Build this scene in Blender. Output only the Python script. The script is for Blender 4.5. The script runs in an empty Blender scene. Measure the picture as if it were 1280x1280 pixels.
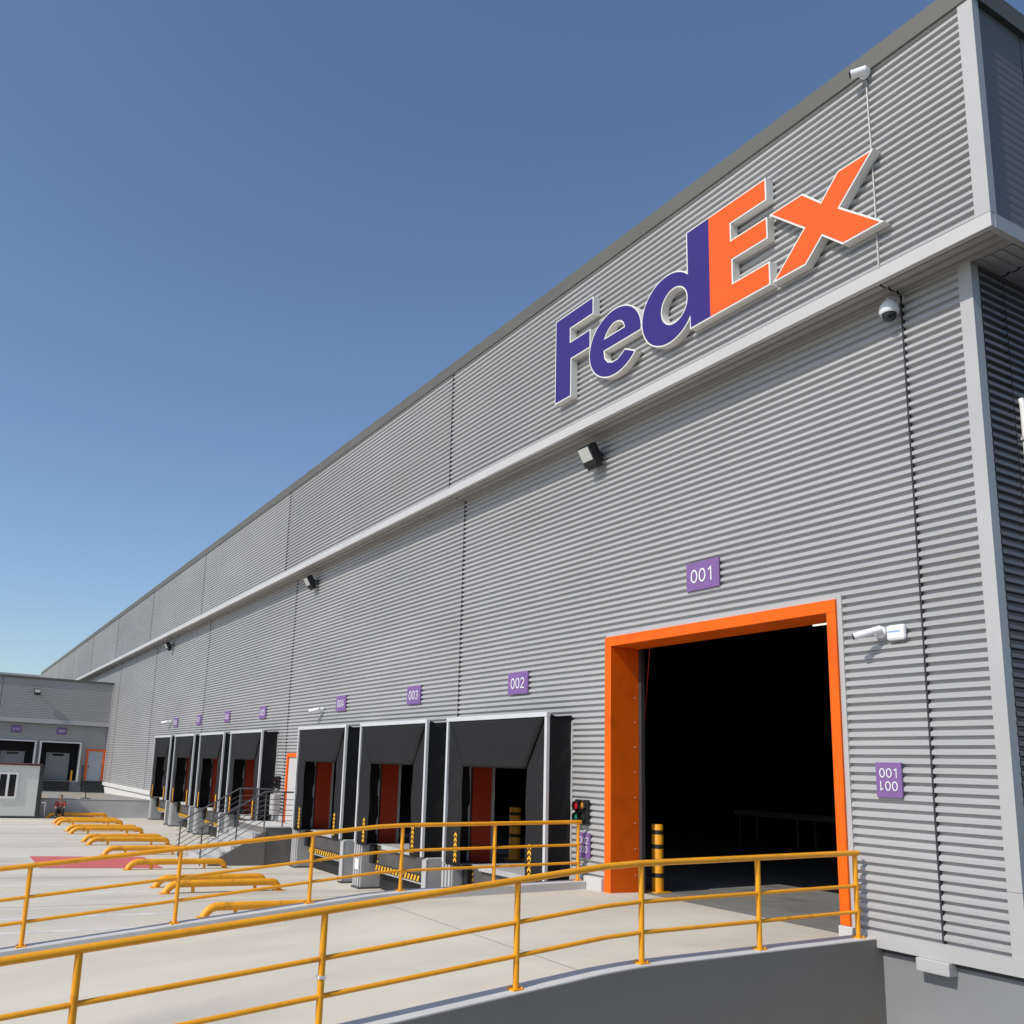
import bpy, bmesh, math, random
from mathutils import Vector, Matrix
from mathutils.geometry import tessellate_polygon
random.seed(7)
S = bpy.context.scene
COL = S.collection
R = math.radians

# ---------------------------------------------------------------- camera
cd = bpy.data.cameras.new('camera')
cam = bpy.data.objects.new('camera', cd); COL.objects.link(cam)
YAW, PITCH, ROLL = 0.493991, 0.193031, 0.0408437
F_PX, CX, CY = 1111.86, 541.23, 745.0
d = Vector((-math.cos(YAW)*math.cos(PITCH), math.sin(YAW)*math.cos(PITCH), math.sin(PITCH)))
rt = d.cross(Vector((0, 0, 1))).normalized(); up = rt.cross(d)
r1 = math.cos(ROLL)*rt + math.sin(ROLL)*up
u1 = -math.sin(ROLL)*rt + math.cos(ROLL)*up
m = Matrix((r1, u1, -d)).transposed().to_4x4()
m.translation = Vector((0, -10, 2.93))
cam.matrix_world = m
cd.sensor_width = 36; cd.sensor_fit = 'HORIZONTAL'
cd.lens = F_PX/1280*36
cd.shift_x = (640-CX)/1280; cd.shift_y = (CY-640)/1280
cd.clip_start = 0.1; cd.clip_end = 4000
S.camera = cam

# ---------------------------------------------------------------- sky, sun, exposure
SUN = Vector((-0.12, 1.0, -0.92)).normalized()          # direction the light travels
elev = math.asin(-SUN.z); azim = math.atan2(-SUN.x, -SUN.y)
w = bpy.data.worlds.new('World'); S.world = w; w.use_nodes = True
nt = w.node_tree; bg = nt.nodes['Background']
sky = nt.nodes.new('ShaderNodeTexSky'); sky.sky_type = 'NISHITA'
sky.sun_disc = False; sky.sun_elevation = elev; sky.sun_rotation = azim
sky.altitude = 0; sky.air_density = 1.0; sky.dust_density = 0.7; sky.ozone_density = 3.6
nt.links.new(sky.outputs[0], bg.inputs[0]); bg.inputs[1].default_value = 0.138
sl = bpy.data.lights.new('sun', 'SUN'); sl.energy = 3.6; sl.angle = R(0.53); sl.color = (1.0, 0.94, 0.85)
so = bpy.data.objects.new('sun', sl); COL.objects.link(so)
so.rotation_euler = SUN.to_track_quat('-Z', 'Y').to_euler(); so.location = (5, -40, 40)
S.render.engine = 'CYCLES'
S.view_settings.view_transform = 'Standard'; S.view_settings.look = 'None'
S.view_settings.exposure = 0.0; S.view_settings.gamma = 1.0
S.render.resolution_x = S.render.resolution_y = 1024

# ---------------------------------------------------------------- materials
def mat(name, col, rough=0.6, metal=0.0, var=0.12, scale=1.5, bump=0.0, bscale=60.0, spec=0.5, stain=None, stretch=(1, 1, 1), emit=None):
    """Principled material with soft uneven tone, optional blotchy stains and fine relief."""
    M = bpy.data.materials.new(name); M.use_nodes = True
    n = M.node_tree.nodes; l = M.node_tree.links; p = n['Principled BSDF']
    p.inputs['Roughness'].default_value = rough; p.inputs['Metallic'].default_value = metal
    p.inputs['Specular IOR Level'].default_value = spec
    c = (*col, 1)
    if var > 0:
        tc = n.new('ShaderNodeTexCoord'); mp = n.new('ShaderNodeMapping'); mp.inputs['Scale'].default_value = stretch
        l.new(tc.outputs['Object'], mp.inputs[0])
        nz = n.new('ShaderNodeTexNoise'); nz.inputs['Scale'].default_value = scale; nz.inputs['Detail'].default_value = 6
        nz.inputs['Roughness'].default_value = 0.62
        l.new(mp.outputs[0], nz.inputs['Vector'])
        mr = n.new('ShaderNodeMapRange'); mr.inputs[1].default_value = 0.3; mr.inputs[2].default_value = 0.7
        mr.inputs[3].default_value = 1-var; mr.inputs[4].default_value = 1+var*0.6
        l.new(nz.outputs[0], mr.inputs[0])
        mx = n.new('ShaderNodeVectorMath'); mx.operation = 'SCALE'; mx.inputs[0].default_value = col
        l.new(mr.outputs[0], mx.inputs['Scale']); out = mx.outputs[0]
        if stain:
            scol, sscale, lo, hi, amt = stain
            n2 = n.new('ShaderNodeTexNoise'); n2.inputs['Scale'].default_value = sscale; n2.inputs['Detail'].default_value = 8
            l.new(mp.outputs[0], n2.inputs['Vector'])
            m2 = n.new('ShaderNodeMapRange'); m2.inputs[1].default_value = lo; m2.inputs[2].default_value = hi
            m2.inputs[3].default_value = 0; m2.inputs[4].default_value = amt; m2.clamp = True
            l.new(n2.outputs[0], m2.inputs[0])
            mc = n.new('ShaderNodeMix'); mc.data_type = 'RGBA'; mc.inputs[7].default_value = (*scol, 1)
            l.new(m2.outputs[0], mc.inputs[0]); l.new(out, mc.inputs[6]); out = mc.outputs[2]
        l.new(out, p.inputs['Base Color'])
        mr2 = n.new('ShaderNodeMapRange'); mr2.inputs[3].default_value = max(0.02, rough-0.1); mr2.inputs[4].default_value = min(1, rough+0.1)
        l.new(nz.outputs[0], mr2.inputs[0]); l.new(mr2.outputs[0], p.inputs['Roughness'])
        if bump > 0:
            n3 = n.new('ShaderNodeTexNoise'); n3.inputs['Scale'].default_value = bscale; n3.inputs['Detail'].default_value = 5
            l.new(tc.outputs['Object'], n3.inputs['Vector'])
            b = n.new('ShaderNodeBump'); b.inputs['Strength'].default_value = bump; b.inputs['Distance'].default_value = 0.02
            l.new(n3.outputs[0], b.inputs['Height']); l.new(b.outputs[0], p.inputs['Normal'])
    else:
        p.inputs['Base Color'].default_value = c
    if emit:
        p.inputs['Emission Color'].default_value = (*emit[0], 1); p.inputs['Emission Strength'].default_value = emit[1]
    return M

M = {}
for k_, (nm_, f_) in enumerate((('clad', 1.0), ('clad_b', 0.96), ('clad_c', 1.03))):
    M[nm_] = mat('cladding_silver', (0.42*f_, 0.417*f_, 0.415*f_), 0.45, 0.0, 0.09, 0.35, 0.06, 3.0, stretch=(0.5, 1, 1.5), stain=((0.36, 0.355, 0.34), 0.5, 0.52, 0.78, 0.45))
M['clad_end'] = mat('cladding_end_shade', (0.155, 0.15, 0.15), 0.5, 0.0, 0.06, 0.4)  # end wall's shade put into the base colour, darker than the front sheets
M['clad_far'] = mat('cladding_grey', (0.36, 0.35, 0.335), 0.5, 0.0, 0.06, 0.3)
M['trim'] = mat('trim_light_grey', (0.45, 0.445, 0.44), 0.45, 0, 0.06, 0.8)
M['band'] = mat('band_trim_pale', (0.53, 0.52, 0.505), 0.45, 0, 0.05, 0.6)
M['cap'] = mat('roof_cap_grey', (0.115, 0.112, 0.096), 0.6, 0, 0.08, 0.7)
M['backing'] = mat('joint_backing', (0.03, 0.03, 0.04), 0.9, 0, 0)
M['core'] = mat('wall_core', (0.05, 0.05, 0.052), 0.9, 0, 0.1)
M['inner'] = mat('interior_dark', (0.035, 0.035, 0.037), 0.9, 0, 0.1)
M['hallfloor'] = mat('hall_floor', (0.22, 0.22, 0.21), 0.55, 0, 0.2, 0.8, stain=((0.1, 0.1, 0.1), 1.4, 0.5, 0.7, 0.5))
M['concrete'] = mat('yard_concrete', (0.63, 0.585, 0.495), 0.85, 0, 0.12, 0.25, 0.12, 90, 0.3, stain=((0.37, 0.34, 0.30), 0.5, 0.50, 0.74, 0.75), stretch=(1.7, 0.35, 1))
M['ramp'] = mat('ramp_concrete', (0.595, 0.555, 0.46), 0.85, 0, 0.10, 0.6, 0.12, 90, 0.3, stain=((0.41, 0.385, 0.335), 0.7, 0.48, 0.74, 0.65), stretch=(1, 0.5, 1))
M['kerb'] = mat('kerb_concrete', (0.55, 0.545, 0.53), 0.85, 0, 0.09, 2.0, 0.1, 60)
M['retain'] = mat('retaining_grey_paint', (0.17, 0.160, 0.146), 0.75, 0, 0.1, 0.8, 0.08, 40, stain=((0.11, 0.105, 0.098), 0.8, 0.48, 0.75, 0.6), stretch=(1, 1.6, 0.5))
M['plinth'] = mat('plinth_grey', (0.22, 0.225, 0.235), 0.75, 0, 0.08, 0.7, 0.06, 40)
M['white_plinth'] = mat('plinth_white', (0.66, 0.65, 0.62), 0.8, 0, 0.06, 0.8)
M['pier'] = mat('pier_concrete', (0.42, 0.42, 0.41), 0.8, 0, 0.15, 2.5, 0.1, 40)
M['bounce_cut_dark'] = mat('bounce_cut_dark', (0.05, 0.05, 0.052), 0.9, 0, 0.2, 4, 0.2, 120)  # dark coat of the added ground sheet that limits bounce
M['yellow'] = mat('rail_yellow', (0.86, 0.36, 0.008), 0.38, 0, 0.10, 3.0, stain=((0.50, 0.17, 0.012), 6.0, 0.57, 0.74, 0.7))
M['guide'] = mat('guide_yellow', (0.86, 0.37, 0.012), 0.45, 0, 0.12, 2.5, stain=((0.16, 0.075, 0.02), 3.2, 0.60, 0.74, 0.75))
M['orange'] = mat('door_orange', (0.86, 0.13, 0.003), 0.5, 0, 0.07, 1.5, spec=0.25, stain=((0.52, 0.07, 0.004), 2.2, 0.54, 0.78, 0.6))
M['dock_orange_shaded'] = mat('dock_orange_in_shade', (0.45, 0.038, 0.008), 0.6, 0, 0.1, 1.5)  # door orange darkened so the linings carry the shelter's shade
M['logo_orange'] = mat('logo_orange', (0.93, 0.115, 0.018), 0.45, 0, 0.03, 0.6, spec=0.2)
M['logo_purple'] = mat('logo_purple', (0.042, 0.028, 0.18), 0.45, 0, 0.04, 0.6, spec=0.2)
M['cream'] = mat('letter_case_cream', (0.76, 0.745, 0.70), 0.45, 0, 0.05, 1.0)
M['sign'] = mat('sign_purple', (0.205, 0.105, 0.30), 0.5, 0, 0.04, 2.0)
M['white'] = mat('white_paint', (0.80, 0.80, 0.79), 0.5, 0, 0.04, 3.0)
M['plasticw'] = mat('white_plastic', (0.78, 0.79, 0.80), 0.35, 0, 0.03, 5.0)
M['black'] = mat('black_plastic', (0.012, 0.012, 0.013), 0.4, 0, 0)
M['fabric'] = mat('shelter_fabric', (0.018, 0.018, 0.019), 0.75, 0, 0.15, 1.5, 0.15, 3.5, spec=0.2)
M['alu'] = mat('aluminium', (0.62, 0.63, 0.64), 0.35, 0.1, 0.05, 2.0)
M['steel'] = mat('dock_steel', (0.10, 0.095, 0.092), 0.55, 0.2, 0.25, 3.0, 0.1, 30)
M['hazy'] = mat('hazard_yellow', (0.80, 0.42, 0.02), 0.55, 0, 0.12, 4.0)
M['hazb'] = mat('hazard_black', (0.015, 0.015, 0.015), 0.6, 0, 0)
M['rail_grey'] = mat('stair_rail_grey', (0.10, 0.10, 0.105), 0.5, 0.2, 0.1, 3.0)
M['line'] = mat('line_white', (0.70, 0.69, 0.66), 0.8, 0, 0.18, 2.0, stain=((0.48, 0.46, 0.42), 3.0, 0.5, 0.68, 0.7))
M['redpaint'] = mat('red_floor_paint', (0.60, 0.13, 0.125), 0.75, 0, 0.12, 1.2, stain=((0.5, 0.3, 0.26), 2.0, 0.55, 0.72, 0.5))
M['yline'] = mat('line_yellow', (0.60, 0.40, 0.06), 0.8, 0, 0.15, 2.0)
M['glass'] = mat('dark_glass', (0.015, 0.018, 0.02), 0.08, 0, 0)
M['lens'] = mat('lamp_glass', (0.62, 0.63, 0.58), 0.25, 0, 0.04, 6)
M['cabin'] = mat('cabin_panel', (0.70, 0.72, 0.67), 0.5, 0, 0.05, 0.8)
M['maroon'] = mat('cabin_roof', (0.10, 0.035, 0.032), 0.6, 0, 0.1)
M['dark'] = mat('dark_grey_metal', (0.035, 0.04, 0.038), 0.6, 0, 0.1)
M['steeldoor'] = mat('grey_door', (0.42, 0.46, 0.50), 0.45, 0, 0.05)
M['rolldoor'] = mat('roller_door', (0.30, 0.30, 0.30), 0.5, 0, 0.05)
M['platform'] = mat('platform_concrete', (0.30, 0.29, 0.27), 0.85, 0, 0.12, 0.4)
M['red_lens'] = mat('red_lamp', (0.5, 0.01, 0.03), 0.25, 0, 0)
M['green_lens'] = mat('green_lamp', (0.01, 0.16, 0.10), 0.25, 0, 0)
M['amber_lens'] = mat('amber_lamp', (0.45, 0.2, 0.02), 0.3, 0, 0)
M['redcord'] = mat('red_cord', (0.6, 0.03, 0.03), 0.5, 0, 0)
M['tube'] = mat('tube_lamp', (0.8, 0.8, 0.8), 0.4, 0, 0, emit=((1, 0.93, 0.8), 1.2))
M['machine'] = mat('machine_grey', (0.07, 0.07, 0.075), 0.5, 0.3, 0.1)
M['skin'] = mat('skin', (0.32, 0.17, 0.11), 0.55, 0, 0.05)
M['shirt'] = mat('red_shirt', (0.42, 0.06, 0.055), 0.8, 0, 0.1)
M['trousers'] = mat('dark_trousers', (0.018, 0.018, 0.026), 0.85, 0, 0.1)
M['hair'] = mat('dark_hair', (0.012, 0.009, 0.008), 0.6, 0, 0)
M['bluelabel'] = mat('pale_blue_print', (0.30, 0.42, 0.65), 0.5, 0, 0)

# ---------------------------------------------------------------- mesh helpers
class MB:
    def __init__(s): s.v = []; s.f = []; s.m = []
    def add(s, vs, fs, mi=0):
        b = len(s.v); s.v += [tuple(v) for v in vs]; s.f += [tuple(b+i for i in f) for f in fs]; s.m += [mi]*len(fs); return s
    def box(s, x0, x1, y0, y1, z0, z1, mi=0):
        return s.add([(x0, y0, z0), (x1, y0, z0), (x1, y1, z0), (x0, y1, z0), (x0, y0, z1), (x1, y0, z1), (x1, y1, z1), (x0, y1, z1)],
                     [(0, 3, 2, 1), (4, 5, 6, 7), (0, 1, 5, 4), (1, 2, 6, 5), (2, 3, 7, 6), (3, 0, 4, 7)], mi)
    def tube(s, pts, r, n=10, cap=True, mi=0):
        pts = [Vector(p) for p in pts]; rings = []
        for i, p in enumerate(pts):
            a = (pts[i]-pts[i-1]).normalized() if i > 0 else (pts[1]-pts[0]).normalized()
            b = (pts[i+1]-pts[i]).normalized() if i < len(pts)-1 else a
            t = (a+b).normalized(); k = 1/max(0.5, t.dot(a))
            ref = Vector((0, 0, 1)) if abs(t.z) < 0.9 else Vector((1, 0, 0))
            e1 = t.cross(ref).normalized(); e2 = e1.cross(t).normalized()
            rr = r[i] if isinstance(r, (list, tuple)) else r
            rings.append([p + (e1*math.cos(2*math.pi*j/n)*rr + e2*math.sin(2*math.pi*j/n)*rr*(k if i not in (0, len(pts)-1) else 1)) for j in range(n)])
        vs = [v for rg in rings for v in rg]; fs = []
        for i in range(len(rings)-1):
            for j in range(n):
                fs.append((i*n+j, i*n+(j+1) % n, (i+1)*n+(j+1) % n, (i+1)*n+j))
        if cap: fs += [tuple(reversed(range(n))), tuple((len(rings)-1)*n+j for j in range(n))]
        return s.add(vs, fs, mi)
    def prism(s, poly, axis, a, b, mi=0):
        """poly: 2D points in the plane normal to axis ('x': (y,z), 'y': (x,z), 'z': (x,y))"""
        def P(p, t): return {'x': (t, p[0], p[1]), 'y': (p[0], t, p[1]), 'z': (p[0], p[1], t)}[axis]
        n = len(poly); vs = [P(p, a) for p in poly]+[P(p, b) for p in poly]
        tri = tessellate_polygon([[Vector((p[0], p[1], 0)) for p in poly]])
        fs = [t for t in tri]+[tuple(i+n for i in reversed(t)) for t in tri]
        fs += [(i, (i+1) % n, (i+1) % n+n, i+n) for i in range(n)]
        return s.add(vs, fs, mi)
    def build(s, name, mats, parent=None, smooth=False, bevel=0):
        me = bpy.data.meshes.new(name); me.from_pydata(s.v, [], s.f)
        for mm in (mats if isinstance(mats, (list, tuple)) else [mats]): me.materials.append(M[mm])
        me.polygons.foreach_set('material_index', s.m)
        bm = bmesh.new(); bm.from_mesh(me); bmesh.ops.recalc_face_normals(bm, faces=bm.faces); bm.to_mesh(me); bm.free()
        if smooth:
            me.polygons.foreach_set('use_smooth', [True]*len(me.polygons))
            me.set_sharp_from_angle(angle=R(40))
        o = bpy.data.objects.new(name, me); COL.objects.link(o)
        if parent: o.parent = parent
        if bevel:
            b = o.modifiers.new('bevel', 'BEVEL'); b.width = bevel; b.segments = 2; b.limit_method = 'ANGLE'
        return o

def tag(o, label=None, cat=None, group=None, kind=None):
    if label: o['label'] = label
    if cat: o['category'] = cat
    if group: o['group'] = group
    if kind: o['kind'] = kind
    return o
def thing(name, label, cat, loc=(0, 0, 0), group=None):
    o = bpy.data.objects.new(name, None); COL.objects.link(o); o.location = loc; o.empty_display_size = 0.3
    return tag(o, label, cat, group)
def box(name, m, parent, x0, x1, y0, y1, z0, z1, bevel=0):
    return MB().box(x0, x1, y0, y1, z0, z1).build(name, m, parent, bevel=bevel)
def copy_tree(o, parent=None):
    c = o.copy(); COL.objects.link(c); c.parent = parent
    for ch in list(o.children): copy_tree(ch, c)
    return c
def arc(cx, cy, rx, ry, a0, a1, n=10): return [(cx+rx*math.cos(R(a0+(a1-a0)*i/n)), cy+ry*math.sin(R(a0+(a1-a0)*i/n))) for i in range(n+1)]
DIG = {'0': [arc(0, 0, 0.27, 0.44, 90, 450, 28)], '1': [[(-0.20, 0.27), (0.05, 0.44), (0.05, -0.5)]],
       '2': [arc(0, 0.19, 0.25, 0.25, 165, -35, 12)+[(-0.27, -0.44), (0.30, -0.44)]],
       '3': [arc(-0.02, 0.22, 0.23, 0.22, 150, -90, 12)+arc(-0.02, -0.22, 0.27, 0.22, 90, -150, 12)[1:]],
       '4': [[(0.12, -0.5), (0.12, 0.44), (-0.28, -0.2), (0.32, -0.2)]],
       '5': [[(0.24, 0.44), (-0.2, 0.44), (-0.22, 0.06)]+arc(-0.02, -0.14, 0.28, 0.30, 130, -140, 14)],
       '6': [[(0.2, 0.44), (-0.12, 0.15)]+arc(0, -0.17, 0.26, 0.27, 165, 500, 22)],
       '7': [[(-0.27, 0.44), (0.27, 0.44), (-0.1, -0.5)]],
       '8': [arc(0, 0.23, 0.21, 0.21, -90, 270, 20), arc(0, -0.21, 0.26, 0.23, 90, 450, 20)],
       '9': [[(-0.2, -0.44), (0.12, -0.15)]+arc(0, 0.17, 0.26, 0.27, -15, 320, 22)]}
def text(name, body, m, parent, size, M4, depth=0.003, wgt=0.052):
    """sign numerals drawn as flat raised strokes"""
    mb = MB()
    for k, ch in enumerate(body):
        ox = (k-(len(body)-1)/2)*0.78
        for line in DIG[ch]:
            pts = [Vector((x+ox, y)) for x, y in line]; n = len(pts); closed = (pts[0]-pts[-1]).length < 1e-3
            L, Rr = [], []
            for i in range(n):
                a_ = pts[i]-pts[i-1] if i > 0 else (pts[-1]-pts[-2] if closed else pts[1]-pts[0])
                b_ = pts[i+1]-pts[i] if i < n-1 else (pts[1]-pts[0] if closed else a_)
                a_ = a_.normalized(); b_ = b_.normalized(); t_ = (a_+b_).normalized(); kk = min(1.9, 1/max(0.3, t_.dot(a_)))
                nn = Vector((-t_.y, t_.x))*wgt*kk; L.append(pts[i]+nn); Rr.append(pts[i]-nn)
            bs = len(mb.v)
            for z in (0, depth/size):
                for i in range(n): mb.v += [(L[i].x*size, L[i].y*size, z*size), (Rr[i].x*size, Rr[i].y*size, z*size)]
            for i in range(n-1):
                q = bs+2*i; h = 2*n
                mb.f += [(q+h, q+1+h, q+3+h, q+2+h), (q, q+2, q+2+h, q+h), (q+1, q+1+h, q+3+h, q+3)]; mb.m += [0]*3
    o = mb.build(name, m, parent); o.matrix_local = M4
    return o
FRONT = Matrix(((1, 0, 0), (0, 0, -1), (0, 1, 0))).to_4x4()          # text facing -Y
EAST = Matrix(((0, 0, 1), (1, 0, 0), (0, 1, 0))).to_4x4()            # text facing +X

P = 0.1059          # rib pitch
ZREF = 1.28
PROF = [(0.0, 0.0), (0.26, 0.0), (0.36, 1.0), (0.74, 1.0), (1.0, 0.0)]   # valley, underside, crest, top slope (going up)
def ribs(a, b, pitch=P, depth=0.05, ref=ZREF, prof=PROF):
    pts = []; k0 = math.floor((a-ref)/pitch)-1; k1 = math.ceil((b-ref)/pitch)+1
    allp = []
    for k in range(k0, k1+1):
        for (t, dd) in prof[:-1]: allp.append((ref+(k+t)*pitch, dd*depth))
    def at(z):
        for (p, q) in zip(allp, allp[1:]):
            if p[0] <= z <= q[0]: return p[1]+(q[1]-p[1])*(z-p[0])/max(1e-9, q[0]-p[0])
    out = [(a, at(a))]+[p for p in allp if a+1e-4 < p[0] < b-1e-4]+[(b, at(b))]
    return out
def sheet(mb, u0, u1, v0, v1, place, **kw):
    """ribbed sheet: u along the ribs, v across; place(u, v, d) -> xyz, d outward"""
    pr = ribs(v0, v1, **kw); b = len(mb.v)
    for (v, dd) in pr: mb.v.append(tuple(place(u0, v, dd))); mb.v.append(tuple(place(u1, v, dd)))
    for i in range(len(pr)-1):
        mb.f.append((b+2*i, b+2*i+1, b+2*i+3, b+2*i+2)); mb.m.append(0)

# ================================================================= GROUND
g = MB(); g.add([(-1500, -1500, 0), (600, -1500, 0), (600, 1500, 0), (-1500, 1500, 0)], [(0, 1, 2, 3)])
tag(g.build('ground', 'concrete'), kind='structure')
g = MB(); g.add([(-5.2, -400, 0.004), (500, -400, 0.004), (500, 400, 0.004), (-5.2, 400, 0.004)], [(0, 1, 2, 3)])
tag(g.build('bounce_cut_sheet', 'bounce_cut_dark'), kind='structure')  # unseen dark sheet added to cut ground bounce onto the end wall
NTH = {2: 'nearest the orange door', 3: 'second from the orange door', 4: 'third from the orange door', 5: 'just beyond the stairs', 6: 'second beyond the stairs', 7: 'third beyond the stairs', 8: 'farthest along the wall'}
DOCKS = [(2, -16.52, -13.0), (3, -21.0, -17.48), (4, -25.52, -21.98), (5, -32.65, -29.05), (6, -37.1, -33.62), (7, -41.55, -38.1), (8, -45.95, -42.5)]
# painted lines between the truck bays
for xx in (-16.9, -18.3, -21.3, -22.8, -28.9, -31.0, -33.9, -36.4, -38.3, -41.0, -42.9):
    mk = MB(); mk.box(xx-0.07, xx+0.07, -24, -5.5, 0.0, 0.004)
    tag(mk.build('line_marking', 'line'), kind='structure')
# saw cut joints of the yard slabs
for i, xx in enumerate([-15.2-4.45*k for k in range(8)]):
    tag(MB().box(xx-0.012, xx+0.012, -40, -0.2, 0.0, 0.003).build('slab_joint', 'platform'), kind='structure')
tag(MB().add([(-29.1, -7.28, 0.006), (-26.1, -7.29, 0.006), (-25.7, -4.2, 0.006), (-28.6, -4.15, 0.006)], [(0, 1, 2, 3)]).build('red_marking', 'redpaint'), kind='structure')

# ================================================================= WAREHOUSE
WH = thing('warehouse', 'long grey ribbed metal warehouse with overhanging upper storey', 'building', (-5.48, 0, 0))
WH.location = (0, 0, 0)
XC, XU = -5.48, -4.95           # lower and upper corner
YU = -0.5                       # upper face
ZS, ZCAP, ZTOP = 9.07, 12.03, 12.30
SEAMS = [-6.32, -17.10, -28.2, -39.3, -50.4, -61.5, -72.6, -83.7, -94.8, -105.9]
XEND = -113.5
OPEN = [(-12.03, -7.375, 1.07, 5.366), (-28.02, -26.75, 1.07, 3.28)] + [(a, b, 1.07, 4.0) for (_, a, b) in DOCKS]
def clip_rects(x0, x1, z0, z1, opens):
    xs = sorted({x0, x1} | {x for o in opens for x in o[:2] if x0 < x < x1}); out = []
    for a, b in zip(xs, xs[1:]):
        mid = (a+b)/2; hit = [o for o in opens if o[0] < mid < o[1]]
        if not hit: out.append((a, b, z0, z1)); continue
        o = hit[0]
        if o[2] > z0: out.append((a, b, z0, min(z1, o[2])))
        if o[3] < z1: out.append((a, b, max(z0, o[3]), z1))
    return [r for r in out if r[1]-r[0] > 0.005 and r[3]-r[2] > 0.005]
# lower front cladding
edges = [XC-0.11] + SEAMS[:6] + [-72.6, -83.7, -94.8]
for i, (xr, xl) in enumerate(zip(edges, edges[1:])):
    mb = MB()
    for (a, b, z0, z1) in clip_rects(xl+0.008, xr-(0.008 if i else 0), 1.28 if i < 7 else 7.0, ZS, OPEN):
        sheet(mb, a, b, z0, z1, lambda u, v, dd: (u, -dd-0.004, v))
    mb.build('cladding_panel', ('clad', 'clad_c', 'clad', 'clad_b')[i % 4], WH)
# upper front cladding
edges = [XU-0.12] + SEAMS[1:] + [XEND]
for i, (xr, xl) in enumerate(zip(edges, edges[1:])):
    mb = MB(); off = 0.12 if i else 0
    sheet(mb, xl+0.12+0.008 if i < len(edges)-2 else xl, xr+off-(0.008 if i else 0), ZS+0.16, ZCAP-0.002, lambda u, v, dd: (u, YU-dd-0.004, v))
    mb.build('cladding_panel', ('clad', 'clad_b', 'clad_c')[i % 3], WH)
# side cladding (short return seen at the right edge)
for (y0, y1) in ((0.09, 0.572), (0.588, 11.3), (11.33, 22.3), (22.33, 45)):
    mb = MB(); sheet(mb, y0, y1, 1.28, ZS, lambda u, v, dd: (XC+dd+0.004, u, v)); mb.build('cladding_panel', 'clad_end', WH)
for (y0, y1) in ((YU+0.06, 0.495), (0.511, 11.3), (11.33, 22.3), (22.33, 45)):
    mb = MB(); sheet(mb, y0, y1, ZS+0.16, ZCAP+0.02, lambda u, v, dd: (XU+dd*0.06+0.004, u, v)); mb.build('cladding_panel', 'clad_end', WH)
# cover strips over the vertical sheet joints
for i, x in enumerate(SEAMS[:6]):
    zb = max([1.285]+[o[3]+0.03 for o in OPEN if o[0] < x < o[1]])
    box('joint_strip', 'backing', WH, x-0.012, x+0.012, -0.0545, -0.02, zb, ZS-0.002)
for x in SEAMS[1:9]: box('joint_strip', 'backing', WH, x+0.12-0.013, x+0.12+0.013, YU-0.0555, YU-0.02, ZS+0.18, ZCAP-0.004)
# soffit sheets
SP = [(0.0, 0.0), (0.30, 0.0), (0.36, 1.0), (0.94, 1.0), (1.0, 0.0)]
sedges = [XU] + SEAMS[:9]
for i, (xr, xl) in enumerate(zip(sedges, sedges[1:])):
    mb = MB(); sheet(mb, xl+0.012, xr-0.012, YU, -0.002, lambda u, v, dd: (u, v, ZS+0.055-dd), pitch=0.166, depth=0.05, ref=0, prof=SP)
    mb.build('soffit_sheet', 'clad_far', WH)
mb = MB(); sheet(mb, -0.0, 0.56, XC, XU, lambda u, v, dd: (v, u, ZS+0.02-dd), pitch=0.125, depth=0.018, ref=XC, prof=SP); mb.build('soffit_sheet', 'clad', WH)
mb = MB(); sheet(mb, 0.59, 45, XC, XU, lambda u, v, dd: (v, u, ZS+0.02-dd), pitch=0.125, depth=0.018, ref=XC, prof=SP); mb.build('soffit_sheet', 'clad', WH)
# solid cores behind the sheets
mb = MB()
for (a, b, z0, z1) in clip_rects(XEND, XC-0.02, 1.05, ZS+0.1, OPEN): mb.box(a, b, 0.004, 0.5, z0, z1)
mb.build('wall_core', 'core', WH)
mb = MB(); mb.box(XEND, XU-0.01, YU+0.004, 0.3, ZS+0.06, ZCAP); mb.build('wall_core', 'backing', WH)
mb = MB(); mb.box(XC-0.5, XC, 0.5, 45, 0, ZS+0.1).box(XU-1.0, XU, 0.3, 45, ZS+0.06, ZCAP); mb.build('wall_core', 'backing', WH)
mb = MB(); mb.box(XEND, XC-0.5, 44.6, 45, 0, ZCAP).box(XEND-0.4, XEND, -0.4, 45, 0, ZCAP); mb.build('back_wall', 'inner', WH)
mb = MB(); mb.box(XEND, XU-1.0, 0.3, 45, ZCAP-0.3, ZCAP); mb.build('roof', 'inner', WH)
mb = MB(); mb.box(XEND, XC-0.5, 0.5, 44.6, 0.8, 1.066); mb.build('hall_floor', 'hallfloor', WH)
# roof cap, band and corner trims
mb = MB(); mb.box(XEND, XU+0.07, YU-0.085, YU+0.35, ZCAP, ZTOP).box(XU-0.35, XU+0.07, YU+0.35, 45, ZCAP, ZTOP); mb.build('roof_cap', 'cap', WH)
mb = MB(); mb.box(XEND, XU+0.047, YU-0.062, YU+0.02, ZS, ZS+0.175); mb.build('band_trim', 'band', WH)
mb = MB(); mb.box(XU-0.02, XU+0.05, YU+0.02, 45, ZS, ZS+0.175); mb.build('band_trim', 'trim', WH)
mb = MB(); mb.box(XU-0.12, XU+0.05, YU-0.066, YU+0.002, ZS+0.175, ZCAP+0.005).box(XU-0.002, XU+0.05, YU+0.002, YU+0.06, ZS+0.175, ZCAP+0.005); mb.build('corner_trim', 'trim', WH)
mb = MB(); mb.box(XC-0.11, XC+0.045, -0.064, 0.002, 1.93, ZS+0.012).box(XC+0.002, XC+0.045, 0.002, 0.09, 1.93, ZS+0.012); mb.build('corner_trim', 'trim', WH)
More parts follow.
